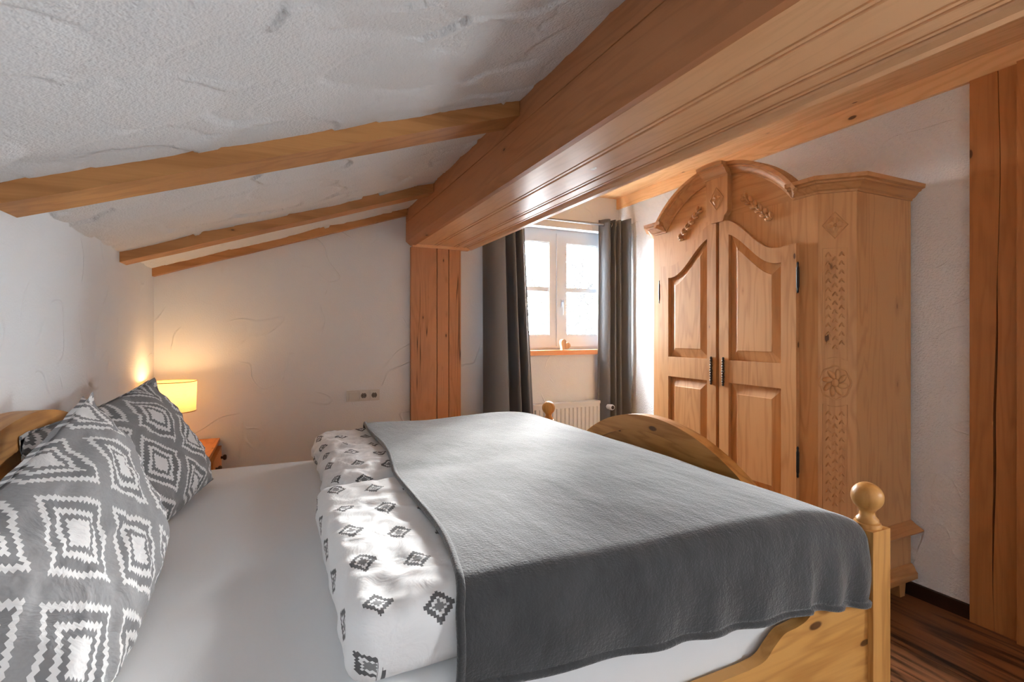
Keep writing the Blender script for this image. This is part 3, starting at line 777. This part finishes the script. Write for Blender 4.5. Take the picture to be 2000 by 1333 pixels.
obj('bulb', lathe(B(), [(0.012, 0.845), (0.014, 0.865), (0.026, 0.885), (0.030, 0.905), (0.024, 0.925), (0.002, 0.936)], (LX, LY, 0), 20), M['bulb'], lp, smooth='auto')
ld = bpy.data.lights.new('lamp_light', 'POINT'); ld.energy = 2.6; ld.color = (1.0, 0.60, 0.26); ld.shadow_soft_size = 0.03
lo = bpy.data.objects.new('lamp_light', ld); COL.objects.link(lo); lo.location = (0, 0, 0.36); lo.parent = lp

# ------------------------------------------------------------------ wall socket
so = thing('wall_socket', 'grey triple plate with switch and two power sockets on the back wall', 'socket', (0.551, YB-0.005, 0.782))
obj('plate', bx(0.437, 0.665, YB-0.011, YB-0.0005, 0.782, 0.860), M['socket'], so, bevel=0.005, seg=3)
obj('rocker', bx(0.452, 0.508, YB-0.020, YB-0.011, 0.793, 0.849), M['socket'], so, bevel=0.004)
for cx in (0.553, 0.626):
    fr = obj('socket_insert', bx(cx-0.028, cx+0.028, YB-0.018, YB-0.011, 0.793, 0.849), M['socket'], so, bevel=0.005, seg=3)
    obj('socket_well', lathe(B(), [(0.0195, -0.0004), (0.0195, 0.0)], (cx, YB-0.0181, 0.821), 28, 'Y'), M['sockdark'], fr)
    pn = B()
    for dx in (-0.0095, 0.0095): lathe(pn, [(0.0025, -0.001), (0.0025, 0.0005)], (cx+dx, YB-0.0184, 0.821), 10, 'Y')
    obj('contact', pn, M['dark'], fr)
    for za in (0.836, 0.8015): obj('earth_clip', bx(cx-0.003, cx+0.003, YB-0.0205, YB-0.018, za, za+0.0045), M['socket'], fr)

# ------------------------------------------------------------------ curtains and rod
RZ, RY = 2.205, 3.605
rod = thing('curtain_rod', 'thin steel curtain rod above the window', 'curtain rod', (2.05, RY, RZ))
obj('tube', tube(B(), [(1.42, RY, RZ), (2.70, RY, RZ)], 0.010, 14), M['rod'], rod, smooth='auto')
for xx in (1.405, 2.715):
    obj('end_cap', lathe(B(), [(0.011, -0.02), (0.016, -0.014), (0.018, 0), (0.014, 0.014), (0.001, 0.018)], (xx, RY, RZ), 18, 'X'), M['rod'], rod, smooth='auto')
for xx in (1.50, 2.66):
    obj('bracket', box(bx(xx-0.008, xx+0.008, RY-0.005, YB-0.001, RZ-0.022, RZ-0.010), xx-0.018, xx+0.018, YB-0.008, YB-0.001, RZ-0.05, RZ+0.03), M['rod'], rod, bevel=0.002)
def curtain(path_top, path_bot, label, grom):
    """paths: lists of (x, y) in plan, same length"""
    def res(P, n=160):
        Q = smooth_pts(P, 12); L = [0]
        for i in range(len(Q)-1): L.append(L[-1]+math.hypot(Q[i+1][0]-Q[i][0], Q[i+1][1]-Q[i][1]))
        o = []; j = 0
        for k in range(n+1):
            s = L[-1]*k/n
            while j < len(L)-2 and L[j+1] < s: j += 1
            t = (s-L[j])/max(1e-9, L[j+1]-L[j]); o.append((Q[j][0]+(Q[j+1][0]-Q[j][0])*t, Q[j][1]+(Q[j+1][1]-Q[j][1])*t))
        return o
    A, C = res(path_top), res(path_bot); nv = 60; z0, z1 = 0.02, RZ+0.045
    bm = B()
    def fn(a, b):
        i = int(round(a*160)); t = 1-b
        x = A[i][0]+(C[i][0]-A[i][0])*t**1.2; y = A[i][1]+(C[i][1]-A[i][1])*t
        y += 0.006*t*noise.noise(Vector((x*9, t*3, 2.0))); x += 0.006*t*noise.noise(Vector((x*7, t*4, 7.0)))
        return (x, y, z0+(z1-z0)*b)
    grid(bm, 160, nv, fn)
    o = obj('curtain', bm, M['curtain'], smooth=True)
    md = o.modifiers.new('thickness', 'SOLIDIFY'); md.thickness = 0.003; md.offset = 0
    tag(o, label, 'curtain', 'grey curtains at the window')
    for gx in grom:
        r = 0.021
        g = tube(B(), [(gx+0.004*math.sin(2*PI*i/24), RY+r*math.cos(2*PI*i/24), RZ+r*math.sin(2*PI*i/24)) for i in range(24)], 0.0042, 8, closed=True)
        obj('grommet', g, M['chrome'], o, smooth=True)
    return o
def folds(x0, x1, spec, yb=RY):
    """spec: list of (fraction, y offset)"""
    return [(x0+(x1-x0)*f, yb+d) for f, d in spec]
ls = [(0, 0.045), (0.06, 0.0), (0.16, -0.032), (0.30, -0.040), (0.44, -0.022), (0.50, 0.040), (0.56, 0.044), (0.62, -0.030), (0.68, -0.034), (0.72, 0.036), (0.77, 0.040), (0.82, -0.030), (0.87, -0.034), (0.92, 0.020), (1.0, 0.030)]
curtain(folds(1.447, 1.800, ls), folds(1.425, 1.885, [(f, d*1.10) for f, d in ls], RY-0.078), 'long grey eyelet curtain on the left of the window, next to the timber post', [1.58, 1.62, 1.68, 1.71, 1.77])
rs_t = [(2.530, RY+0.035), (2.545, RY+0.030), (2.565, RY-0.015), (2.590, RY-0.040), (2.612, RY-0.02), (2.622, RY+0.035), (2.636, RY+0.035), (2.648, RY-0.03), (2.662, RY-0.034), (2.672, RY+0.02), (2.682, RY+0.02), (2.692, RY-0.04), (2.705, RY-0.05), (2.718, RY-0.02), (2.730, RY-0.03), (2.742, RY-0.12), (2.748, RY-0.135)]
rs_b = [(2.515, RY+0.040), (2.530, RY+0.030), (2.555, RY-0.010), (2.585, RY-0.035), (2.610, RY-0.02), (2.622, RY+0.030), (2.640, RY+0.030), (2.655, RY-0.03), (2.668, RY-0.034), (2.680, RY+0.015), (2.690, RY+0.015), (2.700, RY-0.04), (2.712, RY-0.05), (2.722, RY-0.03), (2.732, RY-0.04), (2.744, RY-0.12), (2.750, RY-0.135)]
curtain(rs_t, rs_b, 'gathered grey eyelet curtain on the right of the window, nearest the wardrobe', [2.605, 2.63, 2.655, 2.677])

# ------------------------------------------------------------------ radiator
rad = thing('radiator', 'white ribbed panel radiator under the window', 'radiator', (2.15, 3.64, 0.15))
RX0, RX1, RZ0, RZ1, RYF = 1.80, 2.522, 0.15, 0.682, 3.605
obj('panel', bx(RX0, RX1, RYF+0.006, YB-0.03, RZ0, RZ1-0.015), M['rad'], rad, bevel=0.004)
obj('top_grille', bx(RX0-0.002, RX1+0.002, RYF, YB-0.028, RZ1-0.022, RZ1), M['rad'], rad, bevel=0.004)
nr = 18; pitch = (RX1-RX0)/nr; rib0 = None
for i in range(nr):
    c = RX0+pitch*(i+0.5)
    if rib0 is None:
        bm = prism(B(), [(c-pitch*0.36, RYF+0.0062), (c-pitch*0.20, RYF-0.004), (c+pitch*0.20, RYF-0.004), (c+pitch*0.36, RYF+0.0062)], lambda p, q, a: (p, q, a), RZ0+0.025, RZ1-0.045)
        rib0 = obj('rib', bm, M['rad'], rad, bevel=0.002, seg=2)
    else:
        o = rib0.copy(); COL.objects.link(o); o.parent = rad; o.location = (pitch*i, 0, 0)
obj('valve_pipe', tube(B(), [(RX1, 3.645, 0.63), (RX1+0.03, 3.645, 0.63), (RX1+0.035, 3.66, 0.62), (RX1+0.036, 3.665, 0.0)], 0.008, 10), M['rad'], rad, smooth='auto')
th = obj('thermostat_knob', lathe(B(), [(0.014, 0.062), (0.020, 0.055), (0.023, 0.02), (0.024, 0.0), (0.021, -0.012), (0.008, -0.014)], (RX1+0.045, 3.500, 0.635), 24, 'Y'), M['rad'], rad, smooth='auto')
obj('dial_face', lathe(B(), [(0.014, -0.0165), (0.0165, -0.0105)], (RX1+0.045, 3.500, 0.635), 20, 'Y'), M['dark'], th)

# ------------------------------------------------------------------ wooden heart on the sill
pts = []
for i in range(60):
    t = 2*PI*i/60
    hx = 16*math.sin(t)**3; hz = 13*math.cos(t)-5*math.cos(2*t)-2*math.cos(3*t)-math.cos(4*t)
    a = 0.62; px_, pz_ = hx*math.cos(a)-hz*math.sin(a), hx*math.sin(a)+hz*math.cos(a)
    pts.append((-px_*0.0031, pz_*0.0031))
zmin = min(p[1] for p in pts)
hrt = obj('wooden_heart', prism(B(), pts, lambda p, q, a: (2.215+p, a, WZ0+0.0205+q-zmin), YB-0.022, YB+0.014), M['heart'], bevel=0.006, seg=3, smooth='auto')
tag(hrt, 'small carved wooden heart standing on the window sill', 'ornament')

# ------------------------------------------------------------------ wardrobe
F = 2.235; Y0, Y1 = 1.486, 2.591; CH = 0.106; XBK = XR-0.02; YWC = (Y0+Y1)/2
wd = thing('wardrobe', 'large carved pine wardrobe with arched top against the right wall', 'wardrobe', (2.5, YWC, 0))
foot_path = [(XBK, Y0-CH), (F+CH, Y0-CH), (F, Y0), (F, Y1), (F+CH, Y1+CH), (XBK, Y1+CH)]
def offset_path(path, out):
    res = []
    n = len(path)
    def nrm(a, b):
        d = Vector((b[0]-a[0], b[1]-a[1])).normalized(); return Vector((-d.y, d.x))*-1
    for i in range(n):
        if i == 0: nn = nrm(path[0], path[1]); k = 1
        elif i == n-1: nn = nrm(path[-2], path[-1]); k = 1
        else:
            a, b = nrm(path[i-1], path[i]), nrm(path[i], path[i+1]); nn = (a+b).normalized(); k = 1/max(0.3, nn.dot(a))
        res.append((path[i][0]+nn.x*out*k, path[i][1]+nn.y*out*k))
    return res
# outward check: for the first segment (towards -x) the outward side is -y
tst = offset_path(foot_path, 0.1); SG = 1 if tst[0][1] < foot_path[0][1] else -1
def moulding(path, prof):
    bm = B(); R = []
    for o, z in prof: R.append([bm.verts.new((p[0], p[1], z)) for p in offset_path(path, o*SG)])
    m = len(prof)
    for i in range(m):
        a, b = R[i], R[(i+1) % m]
        for k in range(len(path)-1): bm.faces.new((a[k], a[k+1], b[k+1], b[k]))
    bm.faces.new([r[0] for r in R]); bm.faces.new([r[-1] for r in R][::-1])
    return bm
obj('carcass', prism(B(), foot_path, lambda p, q, a: (p, q, a), 0.105, 1.905), M['wardZ'], wd, bevel=0.002, seg=1)
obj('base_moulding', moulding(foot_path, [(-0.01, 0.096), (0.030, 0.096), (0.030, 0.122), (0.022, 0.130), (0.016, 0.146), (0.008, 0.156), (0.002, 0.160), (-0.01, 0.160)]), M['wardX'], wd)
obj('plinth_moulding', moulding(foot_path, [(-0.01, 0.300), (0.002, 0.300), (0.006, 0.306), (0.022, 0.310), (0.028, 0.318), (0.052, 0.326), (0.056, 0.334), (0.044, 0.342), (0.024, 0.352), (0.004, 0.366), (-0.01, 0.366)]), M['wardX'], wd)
CP = [(-0.02, 1.903), (0.006, 1.903), (0.008, 1.912), (0.018, 1.917), (0.026, 1.927), (0.034, 1.938), (0.044, 1.942), (0.046, 1.949), (0.060, 1.953), (0.062, 1.971), (-0.02, 1.971)]
AH = 0.430
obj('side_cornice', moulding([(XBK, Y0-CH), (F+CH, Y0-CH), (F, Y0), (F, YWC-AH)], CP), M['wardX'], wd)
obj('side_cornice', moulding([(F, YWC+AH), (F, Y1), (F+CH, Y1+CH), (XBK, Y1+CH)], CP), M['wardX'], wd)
AR = (0.43**2+0.222**2)/0.444; AZ = 1.905+0.222-AR
def arch_mould(a0, a1, extra, n=40):
    bm = B(); rings = []
    for i in range(n+1):
        t = a0+(a1-a0)*i/n
        rings.append([bm.verts.new((F-(o+extra), YWC+(AR+(z-1.903))*math.sin(t), AZ+(AR+(z-1.903))*math.cos(t))) for o, z in CP])
    m = len(CP)
    for i in range(n):
        for k in range(m): bm.faces.new((rings[i][k], rings[i][(k+1)%m], rings[i+1][(k+1)%m], rings[i+1][k]))
    bm.faces.new(rings[0]); bm.faces.new(rings[-1][::-1]); return bm
amax = math.asin(AH/AR)
obj('arch_cornice', arch_mould(-amax, amax, 0.0), M['wardY'], wd, smooth='auto')
ka = 0.080/AR
obj('arch_cornice', arch_mould(-ka, ka, 0.036, 14), M['wardY'], wd, smooth='auto')
seg = [(YWC+AR*math.sin(t), AZ+AR*math.cos(t)+0.004) for t in [-amax+2*amax*i/40 for i in range(41)]]
obj('frieze', prism(B(), seg+[(YWC+AH, 1.904), (YWC-AH, 1.904)], lambda p, q, a: (a, p, q), F, F+0.03), M['wardY'], wd)
obj('roof_board', prism(B(), [(YWC+(AR+0.06)*math.sin(t), AZ+(AR+0.06)*math.cos(t)) for t in [-amax+2*amax*i/20 for i in range(21)]]+[(YWC+AR*math.sin(t), AZ+AR*math.cos(t)) for t in [amax-2*amax*i/20 for i in range(21)]], lambda p, q, a: (a, p, q), F+0.021, F+0.05), M['wardY'], wd)
# keystone
kz0, kz1 = 1.880, AZ+AR*math.cos(ka)+0.006
ks = []
for sgn in (1, -1):
    side = [(0.040, kz0), (0.046, kz0+0.006), (0.050, kz0+0.018), (0.054, kz0+0.030), (0.066, kz0+0.040), (0.074, kz0+0.052), (0.076, kz1)]
    ks += [(YWC+sgn*d, z) for d, z in (side if sgn > 0 else side[::-1])]
key = obj('keystone', prism(B(), ks, lambda p, q, a: (a, p, q), F-0.036, F), M['wardZ'], wd, bevel=0.002, seg=1)
def diamond_carving(c, e, nrm, up, hw, hh, parent, mat, border=True):
    """four-petal flower in a lozenge; e, up: in-plane axes, nrm: outward"""
    c, e, nrm, up = Vector(c), Vector(e), Vector(nrm), Vector(up)
    P = [c+e*hw, c+up*hh, c-e*hw, c-up*hh]
    bm = tube(B(), P, 0.0028, 6, closed=True)
    o = obj('carved_lozenge', bm, mat, parent)
    for i in range(4):
        a, b = P[i], P[(i+1) % 4]; m = (a+b)/2
        bm = B(); ctr = bm.verts.new(c+nrm*0.0015); tip = bm.verts.new(c+(m-c)*0.82+nrm*0.001)
        l = bm.verts.new(c+(a-c)*0.50+(m-c)*0.22+nrm*0.0005); r = bm.verts.new(c+(b-c)*0.50+(m-c)*0.22+nrm*0.0005); top = bm.verts.new(c+(m-c)*0.52+nrm*0.0085)
        for q in ((ctr,l,top), (l,tip,top), (tip,r,top), (r,ctr,top)): bm.faces.new(q)
        if o.parent is wd: obj('petal', bm, mat, o)
        else: obj('petal', bm, mat, o.parent)
    bm = ellipsoid(B(), c+nrm*0.001, e*0.008, up*0.008, nrm*0.008, 10, 4, True)
    obj('bud', bm, mat, o if o.parent is wd else o.parent, smooth=True)
EX = Vector((0, -1, 0)); UP = Vector((0, 0, 1)); NF = Vector((-1, 0, 0))
diamond_carving((F-0.0362, YWC, 2.010), EX, NF, UP, 0.047, 0.062, key, M['wardZ'])
# garlands of leaves on the frieze
def garland(y0, z0, y1, z1, parent):
    a = Vector((F, y0, z0)); b = Vector((F, y1, z1)); d = (b-a); L = d.length; d.normalize(); s = d.cross(NF).normalized()
    stem = obj('garland', tube(B(), [a+d*L*t/8+NF*(0.005+0.004*math.sin(t*2)) for t in range(9)], 0.006, 8), M['wardZ'], parent, smooth='auto')
    n = 6
    for i in range(n):
        p = a+d*L*(i+0.45)/n
        for sg in (1, -1):
            q = p+s*sg*0.013+NF*0.005; dirv = (d*0.85+s*sg*0.55).normalized(); sd = dirv.cross(NF)
            obj('leaf', ellipsoid(B(), q, dirv*0.020, sd*0.0095, NF*0.012, 8, 4), M['wardZ'], stem, smooth=True)
        obj('leaf', ellipsoid(B(), p+NF*0.010, d*0.014, s*0.007, NF*0.010, 8, 4), M['wardZ'], stem, smooth=True)
def yz_on_front(u, v):
    s_, c_ = math.sin(math.radians(25)), math.cos(math.radians(25)); a = (u-1000)/980; dd = F/(s_+c_*a)
    return (c_-s_*a)*dd, 1.27-(v-650)/980*dd
garland(2.358, 1.835, 2.180, 1.998, wd)
garland(YWC*2-2.358, 1.835, YWC*2-2.180, 1.998, wd)
# doors
GAP = 0.011; DT = 0.024; DB = 0.385; DH = 0.466
def ztop_d(dy):
    t = min(1, max(0, (abs(dy)-0.03)/0.335)); return 1.685+0.200*(0.5+0.5*math.cos(PI*t))+0.006*max(0, (abs(dy)-0.38)/0.08)
def xf(out): return F-out
def door(sgn, label):
    """sgn +1: window side, -1: near side. dy runs from the middle outwards"""
    Y = lambda d: YWC+0.004+sgn*d
    fn = lambda p, q, a: (xf(a), Y(p), q)
    i0, i1 = GAP+0.064, DH-0.078               # opening between stiles
    bm = B()
    def strip(d0, d1, lo, hi, n):
        t = [d0+(d1-d0)*i/n for i in range(n+1)]
        prism(bm, [(d, hi(d)) for d in t]+[(d, lo(d)) for d in t[::-1]], fn, 0.0, DT)
    strip(GAP, i0, lambda d: DB, ztop_d, 6)
    strip(i1, DH, lambda d: DB, ztop_d, 6)
    OT = lambda d: ztop_d(d)-0.074
    strip(i0+0.0006, i1-0.0006, OT, ztop_d, 28)
    strip(i0+0.0006, i1-0.0006, lambda d: 0.998, lambda d: 1.120, 1)
    strip(i0+0.0006, i1-0.0006, lambda d: DB, lambda d: 0.455, 1)
    D = obj('door', bm, M['wardZ'], wd, bevel=0.0022, seg=1)
    def panel(lo, hi, ins=0.052):
        n = 24; bm = B()
        def loop(d0, d1, dlo, dhi, out):
            t = [d0+(d1-d0)*i/n for i in range(n+1)]
            pts = [(d, hi(d)-dhi) for d in t]+[(d, lo+dlo) for d in (d1, d0)]
            return [bm.verts.new(fn(p, q, out)) for p, q in pts]
        A = loop(i0, i1, 0, 0, 0.001); A2 = loop(i0+0.010, i1-0.010, 0.010, 0.010, 0.004); C = loop(i0+ins, i1-ins, ins, ins*1.05, 0.0165); C2 = loop(i0+ins+0.003, i1-ins-0.003, ins+0.003, ins*1.05+0.003, 0.0195)
        for P, Q in ((A, A2), (A2, C), (C, C2)):
            for i in range(len(P)): bm.faces.new((P[i], P[(i+1)%len(P)], Q[(i+1)%len(P)], Q[i]))
        bm.faces.new(C2)
        return obj('panel', bm, M['wardZ'], D)
    panel(1.120, OT); panel(0.455, lambda d: 0.998)
    # cast handle plate
    hb = B(); hd = GAP+0.031
    for i in range(11):
        z = 0.985+0.0142*i; rr = (0.006, 0.0085, 0.007, 0.010, 0.0075, 0.011, 0.0075, 0.010, 0.007, 0.0085, 0.006)[i]
        ellipsoid(hb, (xf(DT+0.004), Y(hd), z), Vector((0.008, 0, 0)), Vector((0, rr, 0)), Vector((0, 0, 0.009)), 8, 5)
    h = obj('handle', hb, M['pewter'], D, smooth=True); h['label'] = 'ornate aged pewter handle plate'
    for z in (0.66, 1.53):
        q = B(); lathe(q, [(0.001, -0.075), (0.005, -0.068), (0.004, -0.055), (0.0065, -0.045), (0.0065, 0.045), (0.004, 0.055), (0.005, 0.068), (0.001, 0.075)], (xf(DT-0.004), Y(DH+0.006), z), 12)
        hg = obj('hinge', q, M['iron'], D, smooth='auto'); hg['label'] = 'black iron pin hinge'
    return D
door(1, ''); door(-1, '')
# carved chamfer facing the viewer
ca, cb = Vector((F, Y0, 0)), Vector((F+CH, Y0-CH, 0)); ce = (cb-ca).normalized(); cw = (cb-ca).length; cn = Vector((-1, -1, 0)).normalized(); cc = (ca+cb)/2-ce*0.008
carv = obj('carved_border', tube(B(), [cc+ce*sx*0.048+UP*z+cn*0.0005 for sx, z in ((-1,1.652),(1,1.652),(1,1.142),(0.5,1.154),(0,1.158),(-0.5,1.154),(-1,1.142))], 0.0022, 6, closed=True), M['wardZ'], wd)
carv2 = obj('carved_border', tube(B(), [cc+ce*sx*0.048+UP*z+cn*0.0005 for sx, z in ((-1,0.946),(-0.5,0.938),(0,0.935),(0.5,0.938),(1,0.946),(1,0.445),(-1,0.445))], 0.0022, 6, closed=True), M['wardZ'], wd)
for par, za, zb in ((carv, 1.625, 1.185), (carv2, 0.905, 0.475)):
    n = 11
    for colx in (-0.026, 0, 0.026):
        for i in range(n):
            z = za+(zb-za)*(i+0.5*(colx == 0))/n
            for sg in (1, -1):
                ax = (UP*-0.85+ce*sg*0.5).normalized()
                obj('leaf', ellipsoid(B(), cc+ce*(colx+sg*0.0045)+UP*z-cn*0.0015, ax*0.014, ax.cross(cn)*0.0045, cn*0.009, 6, 4), M['wardZ'], par, smooth=True)
ros = obj('rosette', tube(B(), [cc+(ce*math.cos(t)*0.060+UP*math.sin(t)*0.074)*(1+0.035*math.cos(8*t))+cn*0.001+UP*1.043 for t in [2*PI*i/64 for i in range(64)]], 0.0040, 6, closed=True), M['wardZ'], wd, smooth=True)
for i in range(8):
    t = 2*PI*i/8+0.2; ax = ce*math.cos(t)*0.8+UP*math.sin(t); sd = ce*-math.sin(t)*0.8+UP*math.cos(t)
    obj('petal', ellipsoid(B(), cc+ax*0.038+sd*0.010-cn*0.002+UP*1.043, (ax*0.8+sd*0.5)*0.030, (sd*0.8-ax*0.4)*0.016, cn*0.011, 10, 5), M['wardZ'], ros, smooth=True)
obj('bud', ellipsoid(B(), cc-cn*0.002+UP*1.043, ce*0.016, UP*0.019, cn*0.011, 14, 6), M['wardZ'], ros, smooth=True)
diamond_carving(cc+UP*1.756+cn*0.0005, ce, cn, UP, 0.050, 0.060, wd, M['wardZ'])
for fx, fy in ((2.70, Y0-CH+0.012), (F+0.02, Y0+0.02), (F+0.02, Y1-0.06), (2.70, Y1+CH-0.05)):
    bm = prism(B(), [(fx, 0), (fx+0.038, 0), (fx+0.046, 0.05), (fx+0.05, 0.105), (fx-0.012, 0.105), (fx-0.006, 0.05)], lambda p, q, a: (p, a, q), fy, fy+0.04)
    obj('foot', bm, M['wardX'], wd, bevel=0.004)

# ------------------------------------------------------------------ outside
sn = struct(obj('ground', bx(-60, 60, YB+1.2, 90, -0.9, -0.6), M['snow']), 'snow covered ground outside the window', 'snow')
def tree(x, y, h, label, seed):
    rnd = random.Random(seed); bm = B()
    def branch(p, d, L, r, depth):
        pts = [p]; q = p.copy(); n = 5
        for i in range(n):
            d = (d+Vector((rnd.uniform(-1,1), rnd.uniform(-1,1), rnd.uniform(-0.5,0.9)))*0.16).normalized(); q = q+d*L/n; pts.append(q.copy())
        tube(bm, pts, r, 5, r*0.45)
        if depth > 0:
            for k in range(5 if depth > 1 else 4):
                i = rnd.randint(1, n); dd = (d+Vector((rnd.uniform(-1,1), rnd.uniform(-1,1), rnd.uniform(-0.3,0.8)))*0.95).normalized()
                branch(pts[i], dd, L*rnd.uniform(0.45, 0.7), r*0.5, depth-1)
    branch(Vector((x, y, -0.62)), Vector((0, 0, 1)), h, 0.09, 4)
    tag(obj('bare_tree', bm, M['bark'], origin=(x, y, -0.62)), label, 'tree', 'bare winter trees outside')
tree(5.4, 9.2, 2.6, 'bare winter tree seen through the left window panes', 3)
tree(8.3, 12.5, 3.0, 'bare winter tree seen through the right window panes', 11)
